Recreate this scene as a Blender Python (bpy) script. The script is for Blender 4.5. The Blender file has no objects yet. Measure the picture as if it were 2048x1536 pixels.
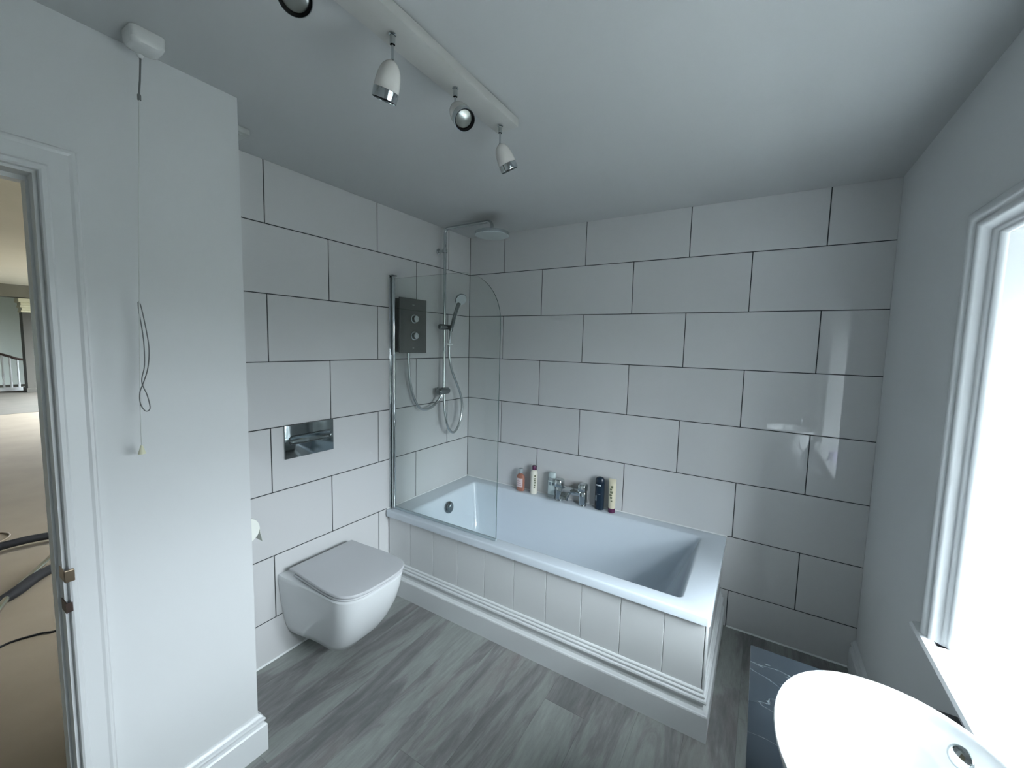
import bpy, bmesh, math, random
from mathutils import Vector, Matrix

random.seed(7)
S = bpy.context.scene
COL = S.collection
PI = math.pi

# ------------------------------------------------------------------ camera
cam_d = bpy.data.cameras.new('camera')
cam = bpy.data.objects.new('camera', cam_d)
COL.objects.link(cam)
cam_d.sensor_width = 36.0
cam_d.sensor_fit = 'HORIZONTAL'
cam_d.lens = 812.17 / 2048 * 36
cam_d.shift_x = -0.00456
cam_d.shift_y = -0.00385
cam_d.clip_start = 0.02
RT = Vector((0.85468616, 0.51856709, 0.02448959))
UP = Vector((-0.06630777, 0.06225665, 0.99585511))
FW = Vector((-0.51489304, 0.85276743, -0.08759492))
M = Matrix.Identity(4)
for i in range(3):
    M[i][0] = RT[i]; M[i][1] = UP[i]; M[i][2] = -FW[i]
M.translation = Vector((1.8778, -2.4103, 1.5100))
cam.matrix_world = M
S.camera = cam

# ------------------------------------------------------------------ world, light, exposure
W = bpy.data.worlds.new('sky'); S.world = W
W.use_nodes = True
nt = W.node_tree
nt.nodes.clear()
out = nt.nodes.new('ShaderNodeOutputWorld')
bg = nt.nodes.new('ShaderNodeBackground')
tc = nt.nodes.new('ShaderNodeTexCoord')
sx = nt.nodes.new('ShaderNodeSeparateXYZ')
cr = nt.nodes.new('ShaderNodeValToRGB')
nt.links.new(tc.outputs['Generated'], sx.inputs[0])
mr = nt.nodes.new('ShaderNodeMapRange')
mr.inputs[1].default_value = -1; mr.inputs[2].default_value = 1
nt.links.new(sx.outputs['Z'], mr.inputs[0])
nt.links.new(mr.outputs[0], cr.inputs[0])
e = cr.color_ramp.elements
e[0].position = 0.0; e[0].color = (0.11, 0.12, 0.11, 1)
e[1].position = 1.0; e[1].color = (3.3, 3.60, 3.80, 1)
for p_, c_ in ((0.506, (0.13, 0.14, 0.125)), (0.520, (0.62, 0.68, 0.72)), (0.57, (0.98, 1.07, 1.14)), (0.64, (1.60, 1.75, 1.87)), (0.72, (2.25, 2.47, 2.62)), (0.82, (2.85, 3.12, 3.30))):
    a = e.new(p_); a.color = (*c_, 1)
nt.links.new(cr.outputs[0], bg.inputs[0])
bg.inputs[1].default_value = 5.2
nt.links.new(bg.outputs[0], out.inputs[0])

def portal(name, loc, rot, sx_, sy_):
    l = bpy.data.lights.new(name, 'AREA')
    l.shape = 'RECTANGLE'; l.size = sx_; l.size_y = sy_
    l.cycles.is_portal = True
    o = bpy.data.objects.new(name, l)
    o.location = loc; o.rotation_euler = rot
    COL.objects.link(o)
portal('daylight_portal', (2.91, -1.47, 1.26), (0, PI/2, 0), 1.12, 1.18)
portal('daylight_portal_hall', (-10.15, 1.66, 1.35), (-PI/2, 0, 0), 6.5, 2.0)

S.view_settings.view_transform = 'Standard'
S.view_settings.look = 'None'
S.view_settings.exposure = 2.22
S.view_settings.gamma = 1.0
S.view_settings.use_curve_mapping = False
try:
    S.cycles.use_denoising = True
    S.cycles.max_bounces = 12
    S.cycles.diffuse_bounces = 8
    S.cycles.glossy_bounces = 6
    S.cycles.transparent_max_bounces = 12
    S.cycles.caustics_reflective = False
    S.cycles.sample_clamp_indirect = 6
except Exception:
    pass

# ------------------------------------------------------------------ materials
MATS = {}
def mat(name, color=(0.8, 0.8, 0.8), rough=0.5, metal=0.0, **kw):
    if name in MATS: return MATS[name]
    m = bpy.data.materials.new(name); m.use_nodes = True
    b = m.node_tree.nodes['Principled BSDF']
    b.inputs['Base Color'].default_value = (*color, 1)
    b.inputs['Roughness'].default_value = rough
    b.inputs['Metallic'].default_value = metal
    for k, v in kw.items():
        b.inputs[k.replace('_', ' ')].default_value = v
    MATS[name] = m
    return m
def bumpy(m, scale=60, strength=0.1, dist=0.002, detail=3):
    n = m.node_tree; b = n.nodes['Principled BSDF']
    g = n.nodes.new('ShaderNodeNewGeometry')
    t = n.nodes.new('ShaderNodeTexNoise'); t.inputs['Scale'].default_value = scale; t.inputs['Detail'].default_value = detail
    u = n.nodes.new('ShaderNodeBump'); u.inputs['Strength'].default_value = strength; u.inputs['Distance'].default_value = dist
    n.links.new(g.outputs['Position'], t.inputs['Vector'])
    n.links.new(t.outputs[0], u.inputs['Height'])
    n.links.new(u.outputs[0], b.inputs['Normal'])
    return m
def mottled(name, c1, c2, scale, rough=0.5, stretch=(1, 1, 1), **kw):
    m = mat(name, c1, rough, **kw)
    n = m.node_tree; b = n.nodes['Principled BSDF']
    g = n.nodes.new('ShaderNodeNewGeometry')
    mp = n.nodes.new('ShaderNodeMapping'); mp.inputs['Scale'].default_value = stretch
    t = n.nodes.new('ShaderNodeTexNoise'); t.inputs['Scale'].default_value = scale; t.inputs['Detail'].default_value = 5
    r = n.nodes.new('ShaderNodeValToRGB')
    r.color_ramp.elements[0].color = (*c1, 1); r.color_ramp.elements[0].position = 0.35
    r.color_ramp.elements[1].color = (*c2, 1); r.color_ramp.elements[1].position = 0.65
    n.links.new(g.outputs['Position'], mp.inputs[0]); n.links.new(mp.outputs[0], t.inputs['Vector'])
    n.links.new(t.outputs[0], r.inputs[0]); n.links.new(r.outputs[0], b.inputs['Base Color'])
    return m

paint = bumpy(mottled('wall_paint', (0.64, 0.655, 0.66), (0.66, 0.675, 0.68), 1.3, 0.6), 90, 0.06, 0.001)
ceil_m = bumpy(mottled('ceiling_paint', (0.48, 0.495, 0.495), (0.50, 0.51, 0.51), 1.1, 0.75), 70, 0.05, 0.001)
gloss_w = mat('gloss_white_paint', (0.68, 0.70, 0.71), 0.28)
satin_w = mat('satin_white_paint', (0.66, 0.675, 0.68), 0.38)
porc = mat('porcelain', (0.72, 0.74, 0.75), 0.06)
acryl = mat('bath_acrylic', (0.62, 0.68, 0.74), 0.12)
lid_m = mat('seat_plastic', (0.58, 0.59, 0.61), 0.22)
chrome = mat('chrome', (0.58, 0.62, 0.63), 0.06, 1.0)
chrome_d = mat('polished_steel', (0.24, 0.27, 0.28), 0.09, 1.0)
grout = bumpy(mat('dark_grout', (0.035, 0.04, 0.042), 0.85), 400, 0.3, 0.001)
seal_m = mat('white_sealant', (0.78, 0.80, 0.80), 0.4)
brass = mat('brass', (0.42, 0.33, 0.24), 0.28, 1.0)
brass_d = mat('dark_brass', (0.10, 0.07, 0.06), 0.4, 0.8)
black_m = mat('black_rubber', (0.010, 0.010, 0.011), 0.7, 0.0, Specular_IOR_Level=0.12)

def tile_material():
    m = mat('wall_tile_glaze', (0.70, 0.70, 0.70), 0.02)
    n = m.node_tree; b = n.nodes['Principled BSDF']
    oi = n.nodes.new('ShaderNodeObjectInfo')
    r = n.nodes.new('ShaderNodeMapRange')
    r.inputs[3].default_value = 0.97; r.inputs[4].default_value = 1.03
    n.links.new(oi.outputs['Random'], r.inputs[0])
    mx = n.nodes.new('ShaderNodeMix'); mx.data_type = 'RGBA'; mx.blend_type = 'MULTIPLY'; mx.inputs[0].default_value = 1
    mx.inputs[6].default_value = (0.62, 0.622, 0.625, 1)
    n.links.new(r.outputs[0], mx.inputs[7]); n.links.new(mx.outputs[2], b.inputs['Base Color'])
    g = n.nodes.new('ShaderNodeNewGeometry')
    t = n.nodes.new('ShaderNodeTexNoise'); t.inputs['Scale'].default_value = 4.0
    u = n.nodes.new('ShaderNodeBump'); u.inputs['Strength'].default_value = 0.012; u.inputs['Distance'].default_value = 0.004
    n.links.new(g.outputs['Position'], t.inputs['Vector']); n.links.new(t.outputs[0], u.inputs['Height'])
    n.links.new(u.outputs[0], b.inputs['Normal'])
    return m
tile_m = tile_material()

def vinyl_material():
    m = mat('vinyl_plank', (0.3, 0.3, 0.3), 0.42)
    n = m.node_tree; b = n.nodes['Principled BSDF']; L = n.links.new
    g = n.nodes.new('ShaderNodeNewGeometry'); oi = n.nodes.new('ShaderNodeObjectInfo')
    mu = n.nodes.new('ShaderNodeMath'); mu.operation = 'MULTIPLY'; mu.inputs[1].default_value = 37.0
    L(oi.outputs['Random'], mu.inputs[0])
    ad = n.nodes.new('ShaderNodeVectorMath'); ad.operation = 'ADD'
    L(g.outputs['Position'], ad.inputs[0]); L(mu.outputs[0], ad.inputs[1])
    def noise(sc, st, det, rough=0.6, dist=0.0):
        mp = n.nodes.new('ShaderNodeMapping'); mp.inputs['Scale'].default_value = st
        t = n.nodes.new('ShaderNodeTexNoise'); t.inputs['Scale'].default_value = sc
        t.inputs['Detail'].default_value = det; t.inputs['Roughness'].default_value = rough
        t.inputs['Distortion'].default_value = dist
        L(ad.outputs[0], mp.inputs[0]); L(mp.outputs[0], t.inputs['Vector']); return t
    big = noise(1.0, (8.5, 1.45, 1), 7, 0.64, 0.75)
    r1 = n.nodes.new('ShaderNodeValToRGB'); el = r1.color_ramp.elements
    el[0].position = 0.36; el[0].color = (0.160, 0.165, 0.163, 1)
    el[1].position = 0.66; el[1].color = (0.305, 0.325, 0.310, 1)
    x = el.new(0.47); x.color = (0.222, 0.217, 0.219, 1)
    x = el.new(0.52); x.color = (0.272, 0.286, 0.274, 1)
    L(big.outputs[0], r1.inputs[0])
    fine = noise(1.0, (60, 9, 1), 6, 0.7)
    r2 = n.nodes.new('ShaderNodeMapRange'); r2.inputs[1].default_value = 0.3; r2.inputs[2].default_value = 0.7
    r2.inputs[3].default_value = 0.84; r2.inputs[4].default_value = 1.12
    L(fine.outputs[0], r2.inputs[0])
    red = noise(1.0, (5.0, 1.6, 1), 4, 0.55, 0.4)
    r3 = n.nodes.new('ShaderNodeMapRange'); r3.inputs[1].default_value = 0.57; r3.inputs[2].default_value = 0.72
    r3.inputs[3].default_value = 0.0; r3.inputs[4].default_value = 0.5
    L(red.outputs[0], r3.inputs[0])
    mxr = n.nodes.new('ShaderNodeMix'); mxr.data_type = 'RGBA'
    mxr.inputs[7].default_value = (0.215, 0.178, 0.180, 1)
    L(r3.outputs[0], mxr.inputs[0]); L(r1.outputs[0], mxr.inputs[6])
    tone = n.nodes.new('ShaderNodeMapRange'); tone.inputs[3].default_value = 0.94; tone.inputs[4].default_value = 1.06
    L(oi.outputs['Random'], tone.inputs[0])
    m1 = n.nodes.new('ShaderNodeMath'); m1.operation = 'MULTIPLY'
    L(r2.outputs[0], m1.inputs[0]); L(tone.outputs[0], m1.inputs[1])
    mx = n.nodes.new('ShaderNodeMix'); mx.data_type = 'RGBA'; mx.blend_type = 'MULTIPLY'; mx.inputs[0].default_value = 1
    L(mxr.outputs[2], mx.inputs[6]); L(m1.outputs[0], mx.inputs[7]); L(mx.outputs[2], b.inputs['Base Color'])
    u = n.nodes.new('ShaderNodeBump'); u.inputs['Strength'].default_value = 0.15; u.inputs['Distance'].default_value = 0.001
    L(fine.outputs[0], u.inputs['Height']); L(u.outputs[0], b.inputs['Normal'])
    return m
vinyl = vinyl_material()

def marble_material():
    m = mat('dark_marble', (0.02, 0.025, 0.03), 0.12)
    n = m.node_tree; b = n.nodes['Principled BSDF']; L = n.links.new
    g = n.nodes.new('ShaderNodeNewGeometry')
    mp = n.nodes.new('ShaderNodeMapping'); mp.inputs['Rotation'].default_value = (0, 0, 0.5); mp.inputs['Scale'].default_value = (2.2, 5.5, 2)
    t = n.nodes.new('ShaderNodeTexNoise'); t.inputs['Scale'].default_value = 1.6; t.inputs['Detail'].default_value = 6; t.inputs['Distortion'].default_value = 0.6
    L(g.outputs['Position'], mp.inputs[0]); L(mp.outputs[0], t.inputs['Vector'])
    s = n.nodes.new('ShaderNodeMath'); s.operation = 'SUBTRACT'; s.inputs[1].default_value = 0.5
    ab = n.nodes.new('ShaderNodeMath'); ab.operation = 'ABSOLUTE'
    L(t.outputs[0], s.inputs[0]); L(s.outputs[0], ab.inputs[0])
    r = n.nodes.new('ShaderNodeValToRGB'); el = r.color_ramp.elements
    el[0].position = 0.0; el[0].color = (0.13, 0.15, 0.16, 1)
    el[1].position = 0.005; el[1].color = (0.022, 0.030, 0.038, 1)
    L(ab.outputs[0], r.inputs[0]); L(r.outputs[0], b.inputs['Base Color'])
    return m
marble = marble_material()

def thin_glass(name, tint, refl_scale=1.0):
    m = bpy.data.materials.new(name); m.use_nodes = True
    n = m.node_tree; n.nodes.clear(); L = n.links.new
    o = n.nodes.new('ShaderNodeOutputMaterial'); mx = n.nodes.new('ShaderNodeMixShader')
    tr = n.nodes.new('ShaderNodeBsdfTransparent'); tr.inputs[0].default_value = (*tint, 1)
    gl = n.nodes.new('ShaderNodeBsdfGlossy'); gl.inputs['Roughness'].default_value = 0.0
    # Schlick reflectance, the same from either side of the pane
    g = n.nodes.new('ShaderNodeNewGeometry'); dt = n.nodes.new('ShaderNodeVectorMath'); dt.operation = 'DOT_PRODUCT'
    L(g.outputs['Normal'], dt.inputs[0]); L(g.outputs['Incoming'], dt.inputs[1])
    def math_(op, a_, b_):
        q_ = n.nodes.new('ShaderNodeMath'); q_.operation = op
        for i_, v_ in enumerate((a_, b_)):
            if v_ is None: continue
            if isinstance(v_, (int, float)): q_.inputs[i_].default_value = v_
            else: L(v_, q_.inputs[i_])
        return q_.outputs[0]
    c_ = math_('ABSOLUTE', dt.outputs['Value'], None)
    p_ = math_('POWER', math_('SUBTRACT', 1.0, c_), 5.0)
    f_ = math_('MULTIPLY', math_('ADD', math_('MULTIPLY', p_, 0.96), 0.04), refl_scale)
    L(f_, mx.inputs[0])
    L(tr.outputs[0], mx.inputs[1]); L(gl.outputs[0], mx.inputs[2]); L(mx.outputs[0], o.inputs[0])
    return m
screen_glass = thin_glass('screen_glass', (0.965, 0.985, 0.975))
screen_edge = mat('screen_glass_edge', (0.06, 0.10, 0.095), 0.1, 0.0)
pane_glass = thin_glass('pane_glass', (0.97, 0.98, 0.98))
lens_glass = mat('lamp_lens', (0.30, 0.32, 0.30), 0.15, 0.4)

# ------------------------------------------------------------------ helpers
def setp(o, label=None, cat=None, group=None, kind=None):
    if label: o['label'] = label
    if cat: o['category'] = cat
    if group: o['group'] = group
    if kind: o['kind'] = kind
    return o
def thing(name, label, cat, loc=(0, 0, 0), group=None):
    o = bpy.data.objects.new(name, None); COL.objects.link(o)
    o.empty_display_size = 0.05
    o.location = loc
    return setp(o, label, cat, group)
def link(name, bm, m, parent=None, smooth=False, weld=False, recalc=True):
    """bmesh given in world coordinates; parent is an Empty/mesh; keeps world placement"""
    if recalc: bmesh.ops.recalc_face_normals(bm, faces=bm.faces[:])
    me = bpy.data.meshes.new(name)
    if smooth:
        for f in bm.faces: f.smooth = True
        for ed in bm.edges:
            if len(ed.link_faces) == 2 and ed.calc_face_angle(0) > smooth: ed.smooth = False
    bm.to_mesh(me); bm.free()
    for x in (m if isinstance(m, (list, tuple)) else [m]): me.materials.append(x)
    o = bpy.data.objects.new(name, me); COL.objects.link(o)
    if parent is not None:
        o.parent = parent
        off = world_loc(parent)
        me.transform(Matrix.Translation(-off))
    return o
def world_loc(o):
    v = Vector((0, 0, 0))
    while o is not None:
        v += o.location; o = o.parent
    return v
def NB(): return bmesh.new()
def bx(bm, x0, x1, y0, y1, z0, z1, bev=0.0, seg=2, mi=0):
    vs = [bm.verts.new((x, y, z)) for x in (x0, x1) for y in (y0, y1) for z in (z0, z1)]
    q = [(0, 1, 3, 2), (4, 6, 7, 5), (0, 4, 5, 1), (2, 3, 7, 6), (0, 2, 6, 4), (1, 5, 7, 3)]
    fs = [bm.faces.new([vs[i] for i in t]) for t in q]
    for f in fs: f.material_index = mi
    if bev > 0:
        eds = list({ed for f in fs for ed in f.edges})
        r = bmesh.ops.bevel(bm, geom=eds, offset=bev, segments=seg, affect='EDGES', profile=0.5)
        for f in r['faces']: f.material_index = mi
    return bm
def box(name, m, parent, *a, bev=0.0, seg=2):
    b = NB(); bx(b, *a, bev=bev, seg=seg)
    return link(name, b, m, parent, smooth=0.6 if bev else False)
def frame_for(d):
    d = Vector(d).normalized()
    u = Vector((0, 0, 1)) if abs(d.z) < 0.95 else Vector((1, 0, 0))
    a = d.cross(u).normalized(); b = d.cross(a).normalized()
    return d, a, b
def lathe(bm, prof, origin=(0, 0, 0), axis=(0, 0, 1), seg=32, sx=1.0, sy=1.0, mi=0):
    """prof: list of (radius, height) along axis"""
    d, a, b = frame_for(axis); o = Vector(origin); rings = []
    if abs(d.z) > .99: a, b = Vector((1, 0, 0)), Vector((0, 1, 0))
    for r, h in prof:
        if r < 1e-6: rings.append([bm.verts.new(o + d * h)])
        else: rings.append([bm.verts.new(o + d * h + a * (r * sx * math.cos(2*PI*i/seg)) + b * (r * sy * math.sin(2*PI*i/seg))) for i in range(seg)])
    for p, q in zip(rings, rings[1:]):
        if len(p) == 1 and len(q) == 1: continue
        for i in range(seg):
            j = (i+1) % seg
            if len(p) == 1: f = bm.faces.new((p[0], q[i], q[j]))
            elif len(q) == 1: f = bm.faces.new((p[i], q[0], p[j]))
            else: f = bm.faces.new((p[i], q[i], q[j], p[j]))
            f.material_index = mi
    return bm
def catmull(pts, n=8):
    P = [Vector(p) for p in pts]; P = [P[0]*2-P[1]] + P + [P[-1]*2-P[-2]]; o = []
    for i in range(1, len(P)-2):
        for k in range(n):
            t = k/n
            o.append(0.5*((2*P[i]) + (P[i+1]-P[i-1])*t + (2*P[i-1]-5*P[i]+4*P[i+1]-P[i+2])*t*t + (3*P[i]-P[i-1]-3*P[i+1]+P[i+2])*t**3))
    o.append(P[-2]); return o
def tube(bm, pts, r, seg=12, smooth=0, caps=True, mi=0):
    P = catmull(pts, smooth) if smooth else [Vector(p) for p in pts]
    rings = []; prev = None
    for i, p in enumerate(P):
        t = (P[min(i+1, len(P)-1)] - P[max(i-1, 0)]).normalized()
        if prev is None: _, a, b = frame_for(t)
        else:
            a = prev - t * prev.dot(t)
            if a.length < 1e-6: _, a, b = frame_for(t)
            a.normalize(); b = t.cross(a)
        prev = a
        rr = r(i/(len(P)-1)) if callable(r) else r
        rings.append([bm.verts.new(p + a*rr*math.cos(2*PI*k/seg) + b*rr*math.sin(2*PI*k/seg)) for k in range(seg)])
    for p, q in zip(rings, rings[1:]):
        for i in range(seg):
            f = bm.faces.new((p[i], p[(i+1) % seg], q[(i+1) % seg], q[i])); f.material_index = mi
    if caps:
        bm.faces.new(rings[0][::-1]); bm.faces.new(rings[-1])
    return bm
def extr(bm, prof, p0, p1, out, up=(0, 0, 1), m0=0.0, m1=0.0):
    """extrude profile [(o,u)] (o along out, u along up) from p0 to p1; m0/m1: mitre (shift along path per unit o)"""
    p0 = Vector(p0); p1 = Vector(p1); out = Vector(out); up = Vector(up); d = (p1-p0).normalized()
    A = [bm.verts.new(p0 + out*o + up*u - d*(m0*o)) for o, u in prof]
    B = [bm.verts.new(p1 + out*o + up*u + d*(m1*o)) for o, u in prof]
    n = len(prof)
    for i in range(n):
        j = (i+1) % n; bm.faces.new((A[i], A[j], B[j], B[i]))
    bm.faces.new(A[::-1]); bm.faces.new(B)
    return bm
def loft(bm, secs, cap0=True, cap1=True, mi=0):
    R = [[bm.verts.new(p) for p in s] for s in secs]; n = len(R[0])
    for p, q in zip(R, R[1:]):
        for i in range(n):
            f = bm.faces.new((p[i], p[(i+1) % n], q[(i+1) % n], q[i])); f.material_index = mi
    if cap0: bm.faces.new(R[0][::-1]).material_index = mi
    if cap1: bm.faces.new(R[-1]).material_index = mi
    return bm
def rrect(x0, x1, y0, y1, r, z, n=6):
    pts = []
    for cx, cy, a0 in ((x1-r, y1-r, 0), (x0+r, y1-r, 90), (x0+r, y0+r, 180), (x1-r, y0+r, 270)):
        for k in range(n+1):
            a = math.radians(a0 + 90*k/n); pts.append(Vector((cx + r*math.cos(a), cy + r*math.sin(a), z)))
    return pts
def struct(name, bm, m, parent=None, **k):
    o = link(name, bm, m, parent, **k)
    if parent is None: o['kind'] = 'structure'
    return o
def sroot(name, loc=(0, 0, 0)):
    o = bpy.data.objects.new(name, None); COL.objects.link(o); o.location = loc; o['kind'] = 'structure'
    return o

# ------------------------------------------------------------------ room constants
H = 2.27          # ceiling
XR = 2.345        # right wall
XP = 0.39         # partition face
YP = -1.713       # partition end
YN = -3.30        # near wall
Z0 = 2.305        # tile datum
DY0, DY1, DH = -2.95, -2.155, 1.882   # door opening
WY0, WY1, WZ0, WZ1 = -2.05, -0.883, 0.70, 1.820   # window recess

# ---- floor: vinyl planks on a dark base
b = NB(); bx(b, -0.02, 2.42, YN-0.1, 0.02, -0.06, -0.004)
floor = struct('floor', b, mat('floor_joint', (0.10, 0.105, 0.10), 0.8))
PW, PL = 0.178, 1.22
full = None
rx = random.Random(3)
i = 0; x = -0.07
while x < XR:
    x0, x1 = max(x, 0.0), min(x+PW, XR)
    y = 0.0 - rx.uniform(0.15, 1.1); ya = 0.0
    segs = []
    while ya > YN:
        yb = max(y, YN); segs.append((yb, ya)); ya = yb; y -= PL
    for (yb, yt) in segs:
        if x1 <= x0 or yt-yb < 0.01: continue
        b = NB(); g = 0.0004
        bx(b, x0+g, x1-g, yb+g, yt-g, -0.004, 0.0)
        link('plank', b, vinyl, floor)
    x += PW

# ---- ceiling
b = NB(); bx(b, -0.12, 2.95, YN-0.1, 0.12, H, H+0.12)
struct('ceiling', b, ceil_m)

# ---- tiled walls
def tiles(wall, axis, first, lo, hi, umax):
    g = 0.0021; cache = {}
    for r in range(1, 9):
        zt = min(Z0 - 0.3*(r-1), H); zb = max(Z0 - 0.3*r, 0.0)
        st = first + (0.0 if r % 2 else 0.3)
        js = [0.0]; u = st - 0.6
        while u < umax:
            if u > 0.02: js.append(u)
            u += 0.6
        js.append(umax)
        za = zb + (g if zb > 0 else 0.0); zc = zt - (g if zt < H else 0.0)
        for ua, ub in zip(js, js[1:]):
            if ub == umax: ub += g*0.9
            w = ub-ua-2*g; h = zc-za
            if w < 0.01: continue
            key = (round(w, 4), round(h, 4))
            if axis == 'x': loc = Vector((-0.008, -(ua+g+w/2), za+h/2))
            else: loc = Vector((ua+g+w/2, 0.008, za+h/2))
            if key not in cache:
                b = NB()
                if axis == 'x': bx(b, 0, 0.008, -w/2, w/2, -h/2, h/2, bev=0.0012, seg=1)
                else: bx(b, -w/2, w/2, -0.008, 0, -h/2, h/2, bev=0.0012, seg=1)
                bmesh.ops.recalc_face_normals(b, faces=b.faces[:])
                me = bpy.data.meshes.new('tile'); b.to_mesh(me); b.free(); me.materials.append(tile_m); cache[key] = me
            o = bpy.data.objects.new('tile', cache[key]); COL.objects.link(o)
            o.location = loc; o.parent = wall
b = NB(); bx(b, -0.12, -0.0022, YP+0.001, 0.12, 0, H)
wa = struct('wall_alcove', b, grout)
tiles(wa, 'x', 0.2367, 0, 0, -YP-0.002)
b = NB(); bx(b, -0.0022, XR+0.1, 0.0022, 0.12, 0, H)
wb = struct('wall_back', b, grout)
tiles(wb, 'y', 0.2992, 0, 0, XR)

# ---- partition (left) wall with doorway
b = NB()
XH = 0.30
bx(b, XH, XP, DY1, YP, 0, H)
bx(b, -0.12, XH, YP-0.10, YP, 0, H)
bx(b, XH, XP, DY0, DY1, DH+0.03, H)
bx(b, XH, XP, YN-0.1, DY0-0.03, 0, H)
bx(b, XH, XP, DY0-0.03, DY0, DH+0.03, H)
struct('wall_left', b, paint)
# ---- near wall
b = NB(); bx(b, XP, XR+0.3, YN-0.12, YN, 0, H)
struct('wall_near', b, paint)
# ---- right wall with deep window recess
b = NB()
XO = 2.90
XB = XR+0.034
for xa_, xb_, k_ in ((XR, XB, 0.066), (XB, XO, 0.0)):
    bx(b, xa_, xb_, WY1+k_, 0.12, 0, H)
    bx(b, xa_, xb_, YN-0.12, WY0-k_, 0, H)
    bx(b, xa_, xb_, WY0-k_, WY1+k_, 0, WZ0-0.03)
    bx(b, xa_, xb_, WY0-k_, WY1+k_, WZ1+k_, H)
struct('wall_right', b, paint)

# ---- window
win = sroot('window_1', (2.82, -1.47, WZ0))
b = NB(); fx0, fx1 = 2.80, 2.87
bx(b, fx0, fx1, WY0, WY0+0.055, WZ0, WZ1); bx(b, fx0, fx1, WY1-0.055, WY1, WZ0, WZ1)
bx(b, fx0, fx1, WY0+0.055, WY1-0.055, WZ0, WZ0+0.055); bx(b, fx0, fx1, WY0+0.055, WY1-0.055, WZ1-0.055, WZ1)
link('window_frame', b, gloss_w, win)
ym = (WY0+WY1)/2
for (ya, yb) in ((WY0+0.055, ym-0.02), (ym+0.02, WY1-0.055)):
    for (za, zb) in ((WZ0+0.055, 1.30), (1.34, WZ1-0.055)):
        b = NB(); t = 0.035
        bx(b, fx0+0.01, fx1-0.01, ya, ya+t, za, zb); bx(b, fx0+0.01, fx1-0.01, yb-t, yb, za, zb)
        bx(b, fx0+0.01, fx1-0.01, ya+t, yb-t, za, za+t); bx(b, fx0+0.01, fx1-0.01, ya+t, yb-t, zb-t, zb)
        s = link('sash', b, gloss_w, win)
        b = NB(); bx(b, 2.832, 2.836, ya+t, yb-t, za+t, zb-t)
        link('pane', b, pane_glass, s)
b = NB(); bx(b, fx0, fx1, ym-0.02, ym+0.02, WZ0+0.055, WZ1-0.055); bx(b, fx0, fx1, WY0+0.055, WY1-0.055, 1.30, 1.34)
link('mullion', b, gloss_w, win)
# sill board with rounded nose
b = NB()
prof = [(0.0, 0.0), (0.0, -0.03), (-0.508, -0.03), (-0.519, -0.026), (-0.525, -0.018), (-0.526, -0.010), (-0.520, -0.003), (-0.510, 0.0)]
extr(b, [(o, u) for o, u in prof], (2.84, WY0, WZ0), (2.84, WY1, WZ0), (1, 0, 0))
# the nose runs on past the recess under the architrave
extr(b, [(0.0, 0.0), (0.0, -0.03), (-0.013, -0.03), (-0.024, -0.026), (-0.030, -0.018), (-0.031, -0.010), (-0.025, -0.003), (-0.015, 0.0)], (XR, WY1, WZ0), (XR, -0.770, WZ0), (1, 0, 0))
link('window_sill', b, gloss_w, win, smooth=0.5)
# moulded architrave, stepping back into the recess. profile: (w across from outer edge, depth out of wall)
aw = [(0.0, 0.0), (0.0, 0.016), (0.006, 0.020), (0.018, 0.021), (0.024, 0.016), (0.027, 0.008), (0.031, 0.011), (0.040, 0.011), (0.044, 0.003), (0.052, -0.012), (0.056, -0.012), (0.060, -0.022), (0.064, -0.022), (0.067, -0.028), (0.069, -0.030), (0.069, -0.040)]
def arch(bm, prof, path, out, close=True):
    """sweep profile round a rectangle-like path with mitres; path entries (point, sideways dir already mitred)"""
    R = []
    for p, s in path:
        R.append([bm.verts.new(Vector(p) + Vector(s)*w + Vector(out)*d) for w, d in prof])
    for p, q in zip(R, R[1:]):
        for k in range(len(prof)-1):
            bm.faces.new((p[k], p[k+1], q[k+1], q[k]))
b = NB(); yo1 = WY1+0.068; yo0 = WY0-0.068; zo = WZ1+0.068
aw2 = aw
arch(b, aw2, [((XR, yo1, WZ0), (0, -1, 0)), ((XR, yo1, zo), (0, -1, -1)), ((XR, yo0, zo), (0, 1, -1)), ((XR, yo0, WZ0), (0, 1, 0))], (-1, 0, 0))
link('architrave', b, gloss_w, win, smooth=0.35, recalc=False)

# ---- door lining and architrave
door = sroot('door_1', (0.25, DY1, 0))
b = NB()
bx(b, XH-0.004, XP+0.001, DY1-0.004, DY1+0.001, 0, DH)
link('jamb_board', b, satin_w, door)
b = NB()
bx(b, XH+0.012, XP-0.035, DY1-0.010, DY1-0.0035, 0, DH-0.012)
bx(b, XH+0.012, XP-0.045, DY0, DY1-0.004, DH-0.012, DH-0.0005)
bx(b, XH+0.012, XP-0.045, DY0, DY0+0.012, 0, DH-0.012)
link('door_stop', b, satin_w, door)
b = NB()
bx(b, XH-.004, XP+.001, DY0, DY1, DH-0.001, DH+0.029); bx(b, XH-.004, XP+.001, DY0-0.03, DY0-.001, 0, DH)
link('jamb_head', b, satin_w, door)
b = NB()
dp = [(0.0, 0.0), (0.0, 0.017), (0.004, 0.020), (0.012, 0.020), (0.016, 0.017), (0.050, 0.014), (0.056, 0.017), (0.062, 0.016), (0.066, 0.010), (0.070, 0.010), (0.072, 0.0)]
dp = [(-w, d) for w, d in dp]
arch(b, dp, [((XP, DY1+0.004, 0), (0, -1, 0)), ((XP, DY1+0.004, DH+0.006), (0, -1, -1)), ((XP, DY0-0.004, DH+0.006), (0, 1, -1)), ((XP, DY0-0.004, 0), (0, 1, 0))], (1, 0, 0))
link('architrave', b, satin_w, door, smooth=0.35)
b = NB(); bx(b, XP-0.02, XP+0.028, DY1-0.006, DY1-0.0038, 0.885, 0.915, bev=0.0008)
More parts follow.
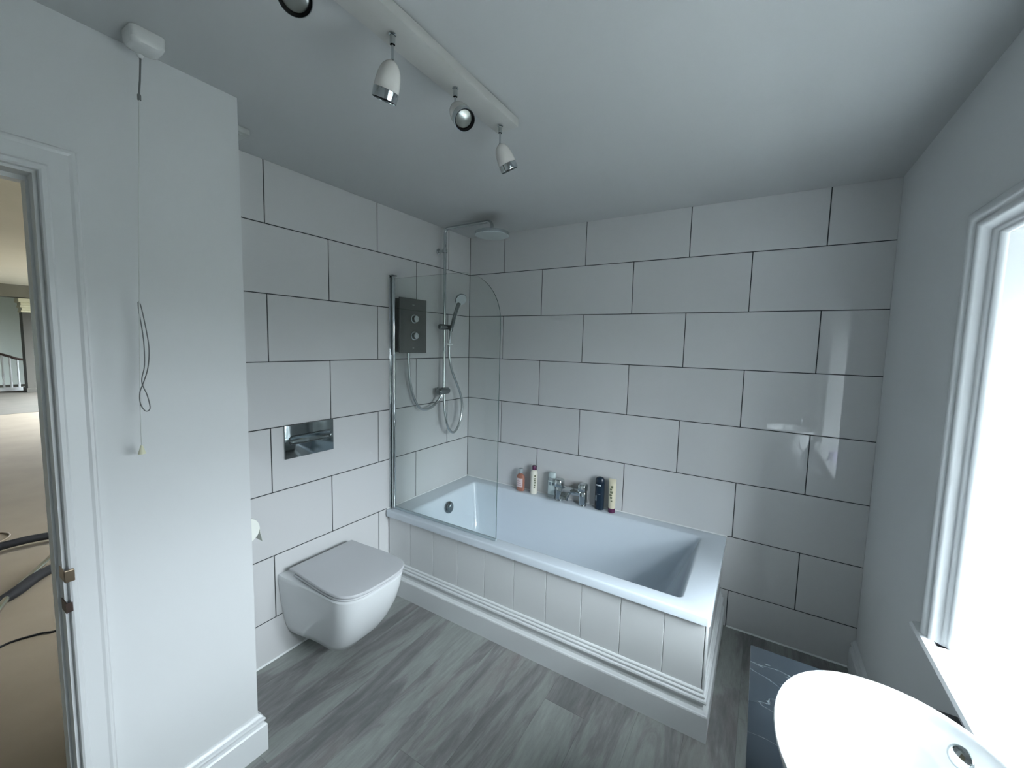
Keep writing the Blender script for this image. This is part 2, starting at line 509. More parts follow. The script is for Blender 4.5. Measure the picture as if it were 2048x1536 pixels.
bx(b, XP+0.0205, XP+0.030, DY1-0.006, DY1+0.012, 0.885, 0.915, bev=0.001)
setp(link('strike_plate', b, brass, door), 'brass strike plate')
b = NB(); bx(b, XP-0.02, XP+0.021, DY1-0.006, DY1-0.0038, 0.80, 0.83, bev=0.0008)
bx(b, XP+0.0205, XP+0.0225, DY1-0.006, DY1+0.006, 0.803, 0.827)
setp(link('strike_plate', b, brass_d, door), 'small dark bolt keep below the strike plate')

# ---- skirtings
SK = [(0, 0), (0.022, 0), (0.022, 0.100), (0.018, 0.106), (0.0135, 0.109), (0.0135, 0.114), (0.017, 0.119), (0.0185, 0.124), (0.016, 0.129), (0.011, 0.131), (0.011, 0.134), (0.008, 0.139), (0.004, 0.144), (0.0, 0.147)]
b = NB()
extr(b, SK, (XP, DY1+0.072, 0), (XP, YP, 0), (1, 0, 0), m1=1)
extr(b, SK, (XP, YP, 0), (0.03, YP, 0), (0, 1, 0), m0=1)
struct('baseboard_left', b, gloss_w, smooth=0.35)
b = NB()
extr(b, SK, (XR, -0.001, 0), (XR, -1.13, 0), (-1, 0, 0)); extr(b, SK, (XR, -2.16, 0), (XR, YN, 0), (-1, 0, 0))
struct('baseboard_right', b, gloss_w, smooth=0.35)
# ---- sealant beads
b = NB()
q = [(0, 0), (0.006, 0), (0.004, 0.003), (0, 0.006)]
extr(b, q, (0.0, YP+0.002, 0), (0.0, -0.83, 0), (1, 0, 0))
extr(b, q, (1.80, 0, 0), (XR-0.022, 0, 0), (0, -1, 0))
struct('trim_1', b, seal_m)
b = NB()
q = [(0, 0), (0.005, 0), (0.002, 0.002), (0, 0.005)]
extr(b, q, (0.002, -0.78, 0.5035), (0.002, 0, 0.5035), (1, 0, 0)); extr(b, q, (0.0, -0.002, 0.5035), (1.775, -0.002, 0.5035), (0, -1, 0))
struct('trim_2', b, seal_m)

# ------------------------------------------------------------------ bath
bath = thing('bathtub', 'long white rectangular built-in bathtub along the tiled back wall', 'bathtub', (0.89, -0.4, 0))
b = NB()
def rr(x0, x1, y0, y1, r, z): return rrect(x0, x1, y0, y1, r, z, 6)
X0, X1, Y0, Y1, ZT = 0.003, 1.775, -0.790, -0.003, 0.504
secs = [rr(X0+.004, X1-.004, Y0+.004, Y1-.004, .010, ZT-.040),
        rr(X0, X1, Y0, Y1, .012, ZT-.038), rr(X0, X1, Y0, Y1, .012, ZT-.008),
        rr(X0+.001, X1-.001, Y0+.0015, Y1-.001, .012, ZT-.004), rr(X0+.003, X1-.003, Y0+.004, Y1-.003, .012, ZT-.001),
        rr(X0+.008, X1-.008, Y0+.009, Y1-.008, .012, ZT),
        rr(.128, 1.668, -.722, -.078, .024, ZT), rr(.132, 1.663, -.718, -.082, .024, ZT-.0015), rr(.136, 1.658, -.714, -.086, .024, ZT-.006),
        rr(.139, 1.652, -.711, -.089, .025, ZT-.014),
        rr(.150, 1.625, -.702, -.098, .028, ZT-.08), rr(.185, 1.54, -.675, -.125, .038, ZT-.26),
        rr(.200, 1.50, -.66, -.14, .06, ZT-.33), rr(.222, 1.465, -.64, -.16, .065, ZT-.362), rr(.26, 1.42, -.60, -.20, .06, ZT-.378),
        rr(.40, 1.2, -.50, -.30, .05, ZT-.384)]
loft(b, secs, cap0=False)
link('tub', b, acryl, bath, smooth=0.7)
b = NB(); ax = (1, 0, 0.16)
lathe(b, [(0, .014), (.024, .0135), (.027, .012), (.028, .007), (.033, .005), (.038, .0035), (.0395, 0), (.039, -.008)], (0.160, -0.392, 0.420), ax, 28)
link('overflow_cover', b, chrome_d, bath, smooth=0.5)
b = NB(); lathe(b, [(0, .006), (.028, .005), (.034, .002), (.034, 0)], (0.36, -0.40, ZT-.383), (0, 0, 1), 28)
link('waste_cover', b, chrome, bath, smooth=0.5)

# ---- bath panelling
bp = thing('bath_surround', 'white tongue-and-groove surround with moulded plinth under the bathtub', 'bath surround', (0.89, -0.78, 0))
PYF = -0.766; zt = 0.462
nb = 10
for k in range(-1, nb):
    xa = max(0.006+0.178*k, 0.004); xb = min(0.006+0.178*(k+1), 1.7575)
    if xb-xa < 0.01: continue
    b = NB(); bx(b, xa+.0008, xb-.0008, PYF, PYF+.012, 0.02, zt, bev=0.0015, seg=1)
    link('board', b, satin_w, bp, smooth=0.5)
for k in range(5):
    ya = PYF+.013+0.15*k; yb = min(ya+0.15, -0.004)
    b = NB(); bx(b, 1.746, 1.7585, ya+.0008, yb-.0008, 0.02, zt, bev=0.0022, seg=1)
    link('board', b, satin_w, bp, smooth=0.5)
b = NB(); bx(b, 0.004, 1.744, PYF+.0125, PYF+.03, 0.02, zt-.004); bx(b, 1.715, 1.745, PYF+.03, -.004, .02, zt-.004)
link('batten', b, satin_w, bp)
BS = [(0, 0), (0.028, 0), (0.028, 0.103), (0.026, 0.108), (0.021, 0.110), (0.018, 0.113), (0.012, 0.118), (0.009, 0.128), (0.010, 0.139), (0.014, 0.146), (0.0195, 0.149), (0.021, 0.155), (0.019, 0.161), (0.012, 0.163), (0.012, 0.166), (0.0145, 0.169), (0.0145, 0.174), (0.011, 0.177), (0.007, 0.178), (0.007, 0.182), (0.0085, 0.184), (0.0075, 0.188), (0.004, 0.191), (0, 0.192)]
b = NB()
extr(b, BS, (0.004, PYF, 0), (1.7595, PYF, 0), (0, -1, 0), m1=1)
link('plinth_moulding', b, gloss_w, bp, smooth=0.3)
b = NB()
extr(b, BS, (1.7595, PYF, 0), (1.7595, -0.004, 0), (1, 0, 0), m0=1)
link('plinth_moulding', b, gloss_w, bp, smooth=0.3)
b = NB()
bx(b, 1.7590, 1.768, PYF-.001, PYF+.028, .190, zt, bev=.0015)
link('corner_bead', b, gloss_w, bp, smooth=.5)

# ---- bath tap
tap = thing('bath_tap', 'chrome two-handle bath mixer tap on the back rim of the bathtub', 'tap', (0.88, -0.045, 0.504))
def rpillar(x, y, w, d, z0, z1, r=.010):
    b = NB()
    s = []
    for z, k in ((z0, 0), (z1-.014, 0), (z1-.006, .003), (z1-.001, .009), (z1, .013)):
        s.append(rrect(x-w/2+k, x+w/2-k, y-d/2+k, y+d/2-k, max(r-k*.3, .004), z, 5))
    loft(b, s); return b
for x in (0.800, 0.962):
    b = NB(); lathe(b, [(.024, 0), (.0245, .004), (.022, .009), (.017, .011)], (x, -.046, .504), (0, 0, 1), 24)
    link('base_ring', b, chrome, tap, smooth=.5)
    link('pillar', rpillar(x, -.046, .044, .042, .512, .598), chrome, tap, smooth=.5)
    h = link('handle', rpillar(x, -.053, .050, .062, .601, .648, .012), chrome, tap, smooth=.5)
b = NB()
loft(b, [[Vector((x, -.046 + .019*math.cos(a), .578 + hh*math.sin(a))) for a in [2*PI*i/20 for i in range(20)]] for x, hh in ((.815, .022), (.845, .023), (.88, .025), (.915, .023), (.948, .022))])
link('body', b, chrome, tap, smooth=.5)
b = NB()
sp = catmull([(0.881, -.050, .588), (0.881, -.085, .600), (0.881, -.125, .597), (0.881, -.158, .577), (0.881, -.168, .560)], 5)
secs = []
for i, p in enumerate(sp):
    t = (sp[min(i+1, len(sp)-1)]-sp[max(i-1, 0)]).normalized(); n_ = Vector((1, 0, 0)).cross(t)
    w, h_ = .029-.004*i/len(sp), .015
    secs.append([p + Vector((1, 0, 0))*(w*max(-1, min(1, 1.25*math.cos(a)))) + n_*(h_*max(-1, min(1, 1.25*math.sin(a)))) for a in [2*PI*k/24 for k in range(24)]])
loft(b, secs)
link('spout', b, chrome, tap, smooth=.6)

# ---- bottles on the rim
ZB = 0.505
BG = 'toiletries along the back rim of the bathtub'
def bottle(name, label, x, y, prof, m, sx=1, sy=1, seg=28, rot=None):
    t = thing(name, label, 'bottle', (x, y, ZB), BG)
    b = NB(); lathe(b, [(r, h) for r, h in prof], (x, y, ZB), (0, 0, 1), seg, sx, sy)
    link('body', b, m, t, smooth=.5)
    return t
def wrap(bm, x, y, rx_, ry_, z0, z1, a0, a1, n=10, out=.0006):
    """curved label patch on an elliptic body; angles in degrees, 0=+x, 270=-y (towards the room)"""
    P = []
    for k in range(n+1):
        a = math.radians(a0+(a1-a0)*k/n)
        P.append((x+(rx_+out)*math.cos(a), y+(ry_+out)*math.sin(a)))
    for (p, q) in zip(P, P[1:]):
        vs = [bm.verts.new((p[0], p[1], z0)), bm.verts.new((q[0], q[1], z0)), bm.verts.new((q[0], q[1], z1)), bm.verts.new((p[0], p[1], z1))]
        bm.faces.new(vs)
amber = mat('amber_plastic', (0.50, 0.22, 0.16), 0.15, 0.0, Transmission_Weight=0.25)
clear = mat('clear_plastic', (0.62, 0.70, 0.72), 0.08, 0.0, Transmission_Weight=0.55)
pinkl = mat('pink_label', (0.72, 0.58, 0.58), 0.4)
creamp = mat('cream_plastic', (0.80, 0.77, 0.67), 0.28)
creamd = mat('cream_tube_plastic', (0.72, 0.66, 0.50), 0.3)
plum = mat('plum_plastic', (0.10, 0.02, 0.07), 0.25)
navy = mat('navy_plastic', (0.010, 0.022, 0.040), 0.25)
inkg = mat('olive_print', (0.16, 0.17, 0.10), 0.5)
inkr = mat('dark_pink_print', (0.38, 0.20, 0.20), 0.5)
palel = mat('pale_print', (0.55, 0.60, 0.63), 0.5)
greyl = mat('grey_print', (0.20, 0.25, 0.28), 0.5)
mint = mat('mint_label', (0.60, 0.70, 0.70), 0.4)

bx_, by_ = 0.503, -0.047
t = bottle('shower_gel_bottle', 'amber body-wash bottle with pink label and clear cap, leftmost on bath rim', bx_, by_,
           [(0, 0), (.026, 0), (.030, .004), (.031, .012), (.031, .092), (.029, .104), (.020, .114), (.013, .118), (.012, .124), (0, .124)], amber, .98, .62)
b = NB(); lathe(b, [(.0125, .124), (.0145, .126), (.0155, .150), (.014, .155), (0, .156)], (bx_, by_, ZB), (0, 0, 1), 20); link('cap', b, clear, t, smooth=.5)
b = NB(); wrap(b, bx_, by_, .0304, .0192, ZB+.028, ZB+.090, 222, 318); lb = link('label', b, pinkl, t, smooth=.5)
b = NB()
for k in range(3): wrap(b, bx_, by_, .0306, .0194, ZB+.040+.014*k, ZB+.0445+.014*k, 238, 300-6*k)
link('lettering', b, inkr, lb)

bx_, by_ = 0.606, -0.045
t = bottle('lotion_bottle', 'cream round bottle with plum cap on bath rim, left of the tap', bx_, by_,
           [(0, 0), (.021, 0), (.0235, .003), (.024, .01), (.024, .138), (.022, .152), (.015, .162), (.012, .164), (0, .164)], creamp)
b = NB(); lathe(b, [(.0125, .1645), (.0145, .166), (.0145, .190), (.0125, .194), (0, .1945)], (bx_, by_, ZB), (0, 0, 1), 20); link('cap', b, plum, t, smooth=.5)
b = NB()
for (z, a0, a1, h) in ((.120, 300, 325, .013), (.104, 292, 330, .009), (.092, 298, 322, .010), (.075, 304, 324, .014), (.058, 300, 322, .013), (.044, 294, 318, .008)):
    wrap(b, bx_, by_, .024, .024, ZB+z, ZB+z+h, a0, a1, 5)
link('print', b, inkg, t)

bx_, by_ = 0.742, -0.043
t = bottle('shampoo_bottle', 'clear grey-green flat bottle with pale label, just left of the tap', bx_, by_,
           [(0, 0), (.026, 0), (.030, .004), (.032, .015), (.033, .100), (.031, .128), (.027, .136), (0, .136)], clear, 1, .6)
b = NB(); lathe(b, [(.024, .1365), (.026, .138), (.027, .160), (.024, .169), (.018, .172), (0, .172)], (bx_, by_, ZB), (0, 0, 1), 24, 1, .62); link('cap', b, mat('frosted_cap', (.50, .58, .58), .2), t, smooth=.5)
b = NB(); wrap(b, bx_, by_, .033, .0198, ZB+.028, ZB+.118, 228, 318); lb = link('label', b, mint, t, smooth=.5)
b = NB(); wrap(b, bx_, by_, .0333, .0201, ZB+.088, ZB+.110, 240, 272, 5); link('print', b, greyl, lb)
b = NB(); wrap(b, bx_, by_, .0333, .0201, ZB+.090, ZB+.108, 282, 304, 4); link('print', b, greyl, lb)

bx_, by_ = 1.070, -0.045
t = thing('shampoo_bottle', 'dark navy upright bottle with rounded top, right of the tap', 'bottle', (bx_, by_, ZB), BG)
b = NB(); lathe(b, [(0, 0), (.026, 0), (.0285, .003), (.029, .01), (.029, .168)], (bx_, by_, ZB), (0, 0, 1), 28, 1, .72); link('body', b, navy, t, smooth=.5)
b = NB(); lathe(b, [(.0283, .169), (.0285, .180), (.026, .193), (.020, .201), (.010, .205), (0, .206)], (bx_, by_, ZB), (0, 0, 1), 28, 1, .72); link('cap', b, navy, t, smooth=.5)
b = NB(); wrap(b, bx_, by_, .029, .0209, ZB+.152, ZB+.160, 225, 295, 8); link('lettering', b, palel, t)
b = NB(); wrap(b, bx_, by_, .029, .0209, ZB+.055, ZB+.090, 222, 246, 4); wrap(b, bx_, by_, .029, .0209, ZB+.098, ZB+.101, 250, 290, 4); link('print', b, greyl, t)

bx_, by_ = 1.149, -0.047
t = thing('conditioner_tube', 'cream tube standing on a plum cap, rightmost on bath rim', 'bottle', (bx_, by_, ZB), BG)
b = NB(); lathe(b, [(0, 0), (.019, 0), (.0205, .002), (.0205, .024), (.0195, .026), (0, .026)], (bx_, by_, ZB), (0, 0, 1), 24, 1, .9); link('cap', b, plum, t, smooth=.5)
b = NB()
loft(b, [[Vector((bx_+a_*math.cos(t_), by_+c_*math.sin(t_), ZB+z)) for t_ in [2*PI*i/28 for i in range(28)]] for z, a_, c_ in ((.0265, .019, .018), (.030, .0205, .019), (.10, .0215, .016), (.18, .0225, .007), (.192, .0228, .003), (.207, .0228, .0015))])
link('body', b, creamd, t, smooth=.5)
b = NB()
for (z, a0, a1, h, ry) in ((.150, 255, 290, .016, .0105), (.138, 240, 275, .010, .0125), (.120, 246, 292, .014, .0142), (.104, 236, 280, .010, .0155), (.088, 250, 284, .012, .0165), (.070, 262, 290, .009, .0172)):
    wrap(b, bx_, by_, .0215, ry, ZB+z, ZB+z+h, a0, a1, 5)
link('print', b, inkg, t)

# ------------------------------------------------------------------ bath screen
scr = thing('bath_screen', 'clear glass bath screen with rounded top corner and chrome wall profile', 'screen', (0.015, -0.745, 0.504))
GY = -0.745
b = NB()
pts = [(0.034, .516), (0.772, .516), (0.772, 1.62)] + [(0.522+.25*math.cos(math.radians(a)), 1.62+.25*math.sin(math.radians(a))) for a in range(6, 91, 6)] + [(0.034, 1.870)]
F = [b.verts.new((x, GY-.003, z)) for x, z in pts]; K = [b.verts.new((x, GY+.003, z)) for x, z in pts]
b.faces.new(F); b.faces.new(K[::-1])
for i in range(len(pts)):
    j = (i+1) % len(pts); f = b.faces.new((F[i], F[j], K[j], K[i])); f.material_index = 1
link('glass', b, [screen_glass, screen_edge], scr)
b = NB(); bx(b, .0005, .012, GY-.016, GY+.016, .506, 1.884, bev=.002)
link('wall_channel', b, chrome, scr, smooth=.5)
b = NB(); lathe(b, [(0, 0), (.011, 0), (.011, 1.374), (0, 1.374)], (.026, GY, .508), (0, 0, 1), 20)
link('pivot_post', b, chrome, scr, smooth=.5)
b = NB(); bx(b, .004, .038, GY-.018, GY+.018, 1.884, 1.890, bev=.002)
link('end_cap', b, chrome_d, scr, smooth=.5)
b = NB(); bx(b, .036, .773, GY-.005, GY+.005, .5055, .518, bev=.001)
link('bottom_seal', b, mat('seal_strip', (.35, .42, .45), .25), scr)

# ------------------------------------------------------------------ electric shower
es = thing('electric_shower', 'dark grey electric shower box with two chrome knobs on the tiled wall', 'shower unit', (0.0, -0.652, 1.60))
casem = mat('shower_case', (0.045, 0.055, 0.055), 0.35)
facem = mat('shower_face', (0.115, 0.120, 0.115), 0.22, 0.35)
b = NB(); bx(b, .0005, .048, -.7225, -.512, 1.447, 1.762, bev=.004); link('case', b, casem, es, smooth=.5)
b = NB(); bx(b, .0485, .058, -.7275, -.508, 1.442, 1.768, bev=.002); link('front_panel', b, facem, es, smooth=.5)
for z in (1.647, 1.546):
    b = NB(); lathe(b, [(.026, 0), (.026, .004), (.021, .006), (.020, .020), (.019, .024), (.014, .0255), (0, .026)], (.0585, -.617, z), (1, 0, 0), 28)
    link('knob', b, chrome, es, smooth=.4)
for z, w in ((1.728, .009), (1.470, .007)):
    b = NB(); bx(b, .0582, .0586, -.620-w, -.620+w, z, z+.0045)
    link('badge', b, mat('pale_mark', (.22, .24, .23), .5), es)
# feed hose
hb = thing('shower_hose', 'short chrome feed hose looping from the grey shower box to the riser', 'hose', (.04, -.642, 1.44))
def hose(pts, r, name, parent, n=90):
    P = catmull(pts, 14); b = NB()
    tube(b, P, lambda t: r*(1+.07*math.sin(t*n*2*PI)) if False else r, 12)
    return link(name, b, bumpy(mat('hose_metal', (.52, .55, .56), .22, 1.0), 600, .25, .001), parent, smooth=.7)
hose([(.040, -.642, 1.444), (.041, -.641, 1.37), (.041, -.633, 1.28), (.042, -.607, 1.18), (.045, -.560, 1.103), (.050, -.505, 1.080), (.058, -.450, 1.094), (.066, -.405, 1.130), (.072, -.384, 1.160)], .0085, 'tube', hb)
b = NB(); lathe(b, [(.010, 0), (.010, .025), (.008, .028), (0, .028)], (.040, -.642, 1.421), (0, 0, 1), 18); link('nut', b, chrome, hb, smooth=.5)

# ------------------------------------------------------------------ riser shower
rs = thing('shower_riser', 'chrome shower riser rail with round overhead rose in the tiled corner', 'shower', (.06, -.343, 1.1))
b = NB(); R_ = .05
pp = [(.060, -.343, 1.17), (.060, -.343, 2.215)] + [(.060+.030*(1-math.cos(a)), -.343, 2.215+.030*math.sin(a)) for a in [PI/2*k/6 for k in range(1, 7)]]
pp += [(.395, -.343, 2.247)] + [(.395+.036*math.sin(a), -.343, 2.209+.038*math.cos(a)) for a in [PI/2*k/6 for k in range(1, 7)]] + [(.431, -.343, 2.185)]
tube(b, pp, .0105, 16); link('pipe', b, chrome, rs, smooth=.6)
b = NB(); lathe(b, [(.012, .036), (.018, .031), (.022, .026), (.098, .020), (.104, .017), (.105, .001), (.103, 0)], (.431, -.343, 2.160), (0, 0, 1), 48)
hd = link('shower_rose', b, chrome, rs, smooth=.4)
b = NB(); lathe(b, [(.1035, .0005), (.100, -.002), (0, -.002)], (.431, -.343, 2.160), (0, 0, 1), 48)
setp(link('rose_face', b, mat('rose_face', (.55, .60, .60), .3, .3), hd, smooth=.4), None)
b = NB(); lathe(b, [(.0, 0), (.019, 0), (.019, .006), (.010, .010), (.009, .050)], (.0005, -.343, 2.105), (1, 0, 0), 24)
lathe(b, [(.015, -.013), (.0155, -.008), (.0155, .008), (.015, .013)], (.060, -.343, 2.105), (0, 0, 1), 20)
link('wall_bracket', b, chrome, rs, smooth=.5)
def capsule(x, y0, y1, z, r, ax='y'):
    b = NB(); L_ = y1-y0
    prof = [(0, 0)] + [(r*math.sin(a), r*(1-math.cos(a))*.7) for a in [PI/2*k/5 for k in range(1, 6)]]
    prof += [(r, L_-.7*r)] + [(r*math.cos(a), L_-.7*r+.7*r*math.sin(a)) for a in [PI/2*k/5 for k in range(1, 5)]] + [(0, L_)]
    lathe(b, prof, (x, y0, z), (0, 1, 0), 24); return b
link('slider', capsule(.066, -.404, -.288, 1.612, .018), chrome_d, rs, smooth=.5)
link('diverter', capsule(.066, -.410, -.298, 1.188, .024), chrome_d, rs, smooth=.5)
b = NB(); lathe(b, [(0, 0), (.019, 0), (.019, .006), (.012, .010), (.011, .052)], (.0005, -.343, 1.188), (1, 0, 0), 24)
link('wall_mount', b, chrome, rs, smooth=.5)
b = NB(); lathe(b, [(.013, 0), (.013, .020), (.009, .028), (.009, .034)], (.074, -.380, 1.150), (0, 0, 1), 18)
link('inlet_nut', b, chrome, rs, smooth=.5)
# hand shower
hs = thing('hand_shower', 'chrome hand shower with pale face clipped on the riser, hose hanging below', 'shower head', (.085, -.30, 1.60))
b = NB()
tube(b, [(.088, -.312, 1.585), (.092, -.304, 1.62), (.098, -.288, 1.68), (.106, -.268, 1.745), (.112, -.256, 1.775)], lambda t: .0115+.002*t, 16, smooth=4)
link('handle', b, chrome_d, hs, smooth=.6)
hax = Vector((.90, -.31, -.51)).normalized()
b = NB(); lathe(b, [(0, -.028), (.018, -.026), (.034, -.016), (.041, -.004), (.042, .003), (.039, .006)], (.118, -.246, 1.800), hax, 32)
link('head_shell', b, chrome_d, hs, smooth=.6)
b = NB(); lathe(b, [(.039, .0062), (.036, .009), (0, .010)], (.118, -.246, 1.800), hax, 32)
link('spray_face', b, mat('spray_face', (.55, .60, .62), .35), hs, smooth=.5)
b = NB(); tube(b, [(.088, -.312, 1.585), (.087, -.318, 1.545)], .009, 14); link('hose_cone', b, chrome, hs, smooth=.5)
hose([(.087, -.318, 1.548), (.088, -.322, 1.50), (.090, -.324, 1.42), (.090, -.300, 1.33), (.090, -.250, 1.24), (.090, -.202, 1.15), (.090, -.184, 1.06), (.090, -.204, .965), (.090, -.250, .905), (.090, -.295, .902), (.088, -.334, .950), (.082, -.352, 1.03), (.074, -.352, 1.10), (.070, -.350, 1.168)], .0085, 'hose', hs)
b = NB(); bx(b, .080, .096, -.342, -.296, 1.494, 1.506, bev=.003)
link('hose_clip', b, mat('white_sleeve', (.9, .92, .92), .3), hs, smooth=.5)

# ------------------------------------------------------------------ toilet
wc = thing('toilet', 'wall-hung white toilet with closed soft-square lid beside the bathtub', 'toilet', (0.0, -1.225, .28))
YC = -1.228
def dshape(L_, wb_, wf_, z, rf, n=14, x0=0.002, off=0.0):
    """plan outline: flat back at the wall, sides widening from wb_ to wf_, rounded soft-square front"""
    pts = [Vector((x0, YC-wb_, z))]
    for k in range(1, 5):
        f = k/5; pts.append(Vector((x0+(L_-x0-rf)*f, YC-(wb_+(wf_-wb_)*(3*f*f-2*f**3)), z)))
    for k in range(n):
        a = PI/2*k/n; ex = .60
        pts.append(Vector((L_-rf+rf*math.sin(a)**ex, YC-wf_*math.cos(a)**ex, z)))
    mir = [Vector((p.x, 2*YC-p.y, p.z)) for p in pts]
    return pts + [Vector((L_, YC, z))] + mir[::-1]
b = NB()
secs = [dshape(.28, .118, .092, .088, .11), dshape(.318, .140, .112, .092, .125), dshape(.345, .152, .125, .104, .13),
        dshape(.380, .165, .140, .145, .135), dshape(.418, .176, .154, .20, .14), dshape(.452, .186, .168, .27, .145),
        dshape(.474, .193, .176, .34, .150), dshape(.484, .197, .180, .388, .155), dshape(.486, .198, .181, .402, .155), dshape(.480, .195, .177, .408, .155)]
loft(b, secs)
link('bowl', b, porc, wc, smooth=.6)
def slab(L_, wb_, wf_, z0, z1, x0, rf):
    b = NB(); k = .007
    loft(b, [dshape(L_-k, wb_-k, wf_-k, z0, rf, x0=x0+k), dshape(L_, wb_, wf_, z0+.003, rf, x0=x0), dshape(L_, wb_, wf_, z1-.004, rf, x0=x0), dshape(L_-.002, wb_-.002, wf_-.002, z1-.001, rf, x0=x0+.002), dshape(L_-.006, wb_-.006, wf_-.006, z1, rf, x0=x0+.006)])
    return b
link('seat', slab(.490, .170, .180, .4130, .4240, .085, .155), lid_m, wc, smooth=.5)
link('lid', slab(.497, .168, .184, .4290, .4430, .050, .160), lid_m, wc, smooth=.5)
for y_ in (-.09, .05):
    b = NB(); bx(b, .055, .090, YC+y_, YC+y_+.04, .413, .430, bev=.004); link('hinge', b, chrome, wc, smooth=.5)

fp = thing('flush_plate', 'polished steel flush plate with long oval button above the toilet', 'flush plate', (0.0, -1.257, 1.028))
b = NB(); bx(b, .0005, .010, -1.380, -1.131, .948, 1.106, bev=.0015); link('plate', b, chrome_d, fp, smooth=.5)
b = NB()
def stadium(x, y0, y1, z, r, n=10, k=0.0):
    r2 = r-k; pts = []
    for i in range(n+1):
        a = PI/2 + PI*i/n; pts.append(Vector((x, y0+r+r2*math.cos(a), z+r2*math.sin(a))))
    for i in range(n+1):
        a = -PI/2 + PI*i/n; pts.append(Vector((x, y1-r+r2*math.cos(a), z+r2*math.sin(a))))
    return pts
loft(b, [stadium(.0102, -1.364, -1.140, 1.034, .0225), stadium(.0150, -1.364, -1.140, 1.034, .0225, k=.001), stadium(.0160, -1.364, -1.140, 1.034, .0225, k=.003), stadium(.0135, -1.364, -1.140, 1.034, .0225, k=.005), stadium(.0125, -1.364, -1.140, 1.034, .0225, k=.007)])
link('button', b, chrome_d, fp, smooth=.5)

# toilet roll on a holder on the hidden end of the partition
th = thing('toilet_roll_holder', 'chrome roll holder on the wall end beside the toilet', 'holder', (.25, YP, .80))
b = NB(); lathe(b, [(0, 0), (.02, 0), (.02, .006), (.008, .008), (.007, .053)], (.115, YP+.0005, .770), (0, 1, 0), 20)
tube(b, [(.115, YP+.053, .770), (.232, YP+.053, .770)], .006, 12)
link('arm', b, chrome, th, smooth=.5)
tr = thing('toilet_roll', 'white toilet roll hanging at the edge of the wall near the toilet', 'toilet roll', (.21, YP+.062, .772))
paper = mat('tissue', (.84, .86, .80), .9)
b = NB(); lathe(b, [(.018, .0), (.0495, .0), (.050, .002), (.050, .098), (.0495, .1), (.018, .1), (.018, 0)], (.134, YP+.053, .770), (1, 0, 0), 40)
link('roll', b, paper, tr, smooth=.5)
b = NB(); P = [(YP+.053+.0505, .775), (YP+.053+.053, .74), (YP+.053+.060, .708)]
for (p, q) in zip(P, P[1:]):
    b.faces.new([b.verts.new(v) for v in ((.138, p[0], p[1]), (.232, p[0], p[1]), (.232, q[0], q[1]), (.138, q[0], q[1]))])
o = link('hanging_sheet', b, paper, tr)
sm = o.modifiers.new('s', 'SOLIDIFY'); sm.thickness = .0008

# ------------------------------------------------------------------ track light
tl = thing('track_light', 'long white ceiling bar carrying four adjustable spotlights', 'light', (1.078, -1.65, H))
lampw = mat('lamp_white', (.72, .70, .67), .18)
bar_m = mat('bar_white', (.47, .47, .45), .35)
b = NB(); bx(b, 1.036, 1.122, -2.12, -1.188, H-.032, H-.004, bev=.0015); link('bar', b, bar_m, tl, smooth=.5)
b = NB(); bx(b, 1.042, 1.116, -2.11, -1.196, H-.004, H); link('shadow_gap_strip', b, mat('gap_shade_grey', (.25, .26, .26), .5), tl)  # inset strip coloured dark to draw the shadow gap between bar and ceiling
spots = [((1.076, -1.229, 2.238), 2.178, (.223, .449, -.934)), ((1.074, -1.458, 2.238), 2.184, (.758, -.332, -.823)),
         ((1.075, -1.690, 2.238), 2.178, (-.43, .06, -.95)), ((1.075, -1.922, 2.238), 2.172, (.58, -.42, -.66))]
for (p, ze, d) in spots:
    d = Vector(d).normalized(); J = Vector((p[0], p[1], ze))
    b = NB(); prof = [(0, -.002), (.007, -.001), (.014, .004), (.020, .011), (.0245, .021), (.0275, .034), (.0292, .047), (.0300, .062)]
    O = J + d*.002
    lathe(b, prof, O, d, 32)
    sp = link('spotlight', b, lampw, tl, smooth=.5)
    b = NB(); lathe(b, [(.0300, .0625), (.0304, .063), (.0300, .082), (.0292, .084), (.0284, .0840), (.0280, .078), (.0272, .065)], O, d, 32)
    link('chrome_ring', b, chrome, sp, smooth=.4)
    b = NB(); lathe(b, [(.0279, .064), (.0279, .0805), (.0245, .0790), (.0235, .074)], O, d, 32)
    link('gasket', b, black_m, sp, smooth=.5)
    b = NB(); lathe(b, [(.0236, .073), (.018, .0745), (.008, .076), (0, .0762)], O, d, 28)
    link('bulb', b, lens_glass, sp, smooth=.5)
    b = NB(); tube(b, [(p[0], p[1], 2.236), (p[0], p[1], ze+.001)], .0032, 10)
    lathe(b, [(.0062, 0), (.0066, .003), (.0066, .020), (.0050, .024), (0, .0245)], (p[0], p[1], 2.2125), (0, 0, 1), 14)
    lathe(b, [(.009, 0), (.009, .002), (0, .003)], (p[0], p[1], 2.2345), (0, 0, 1), 16)
    link('stem', b, chrome, sp, smooth=.5)

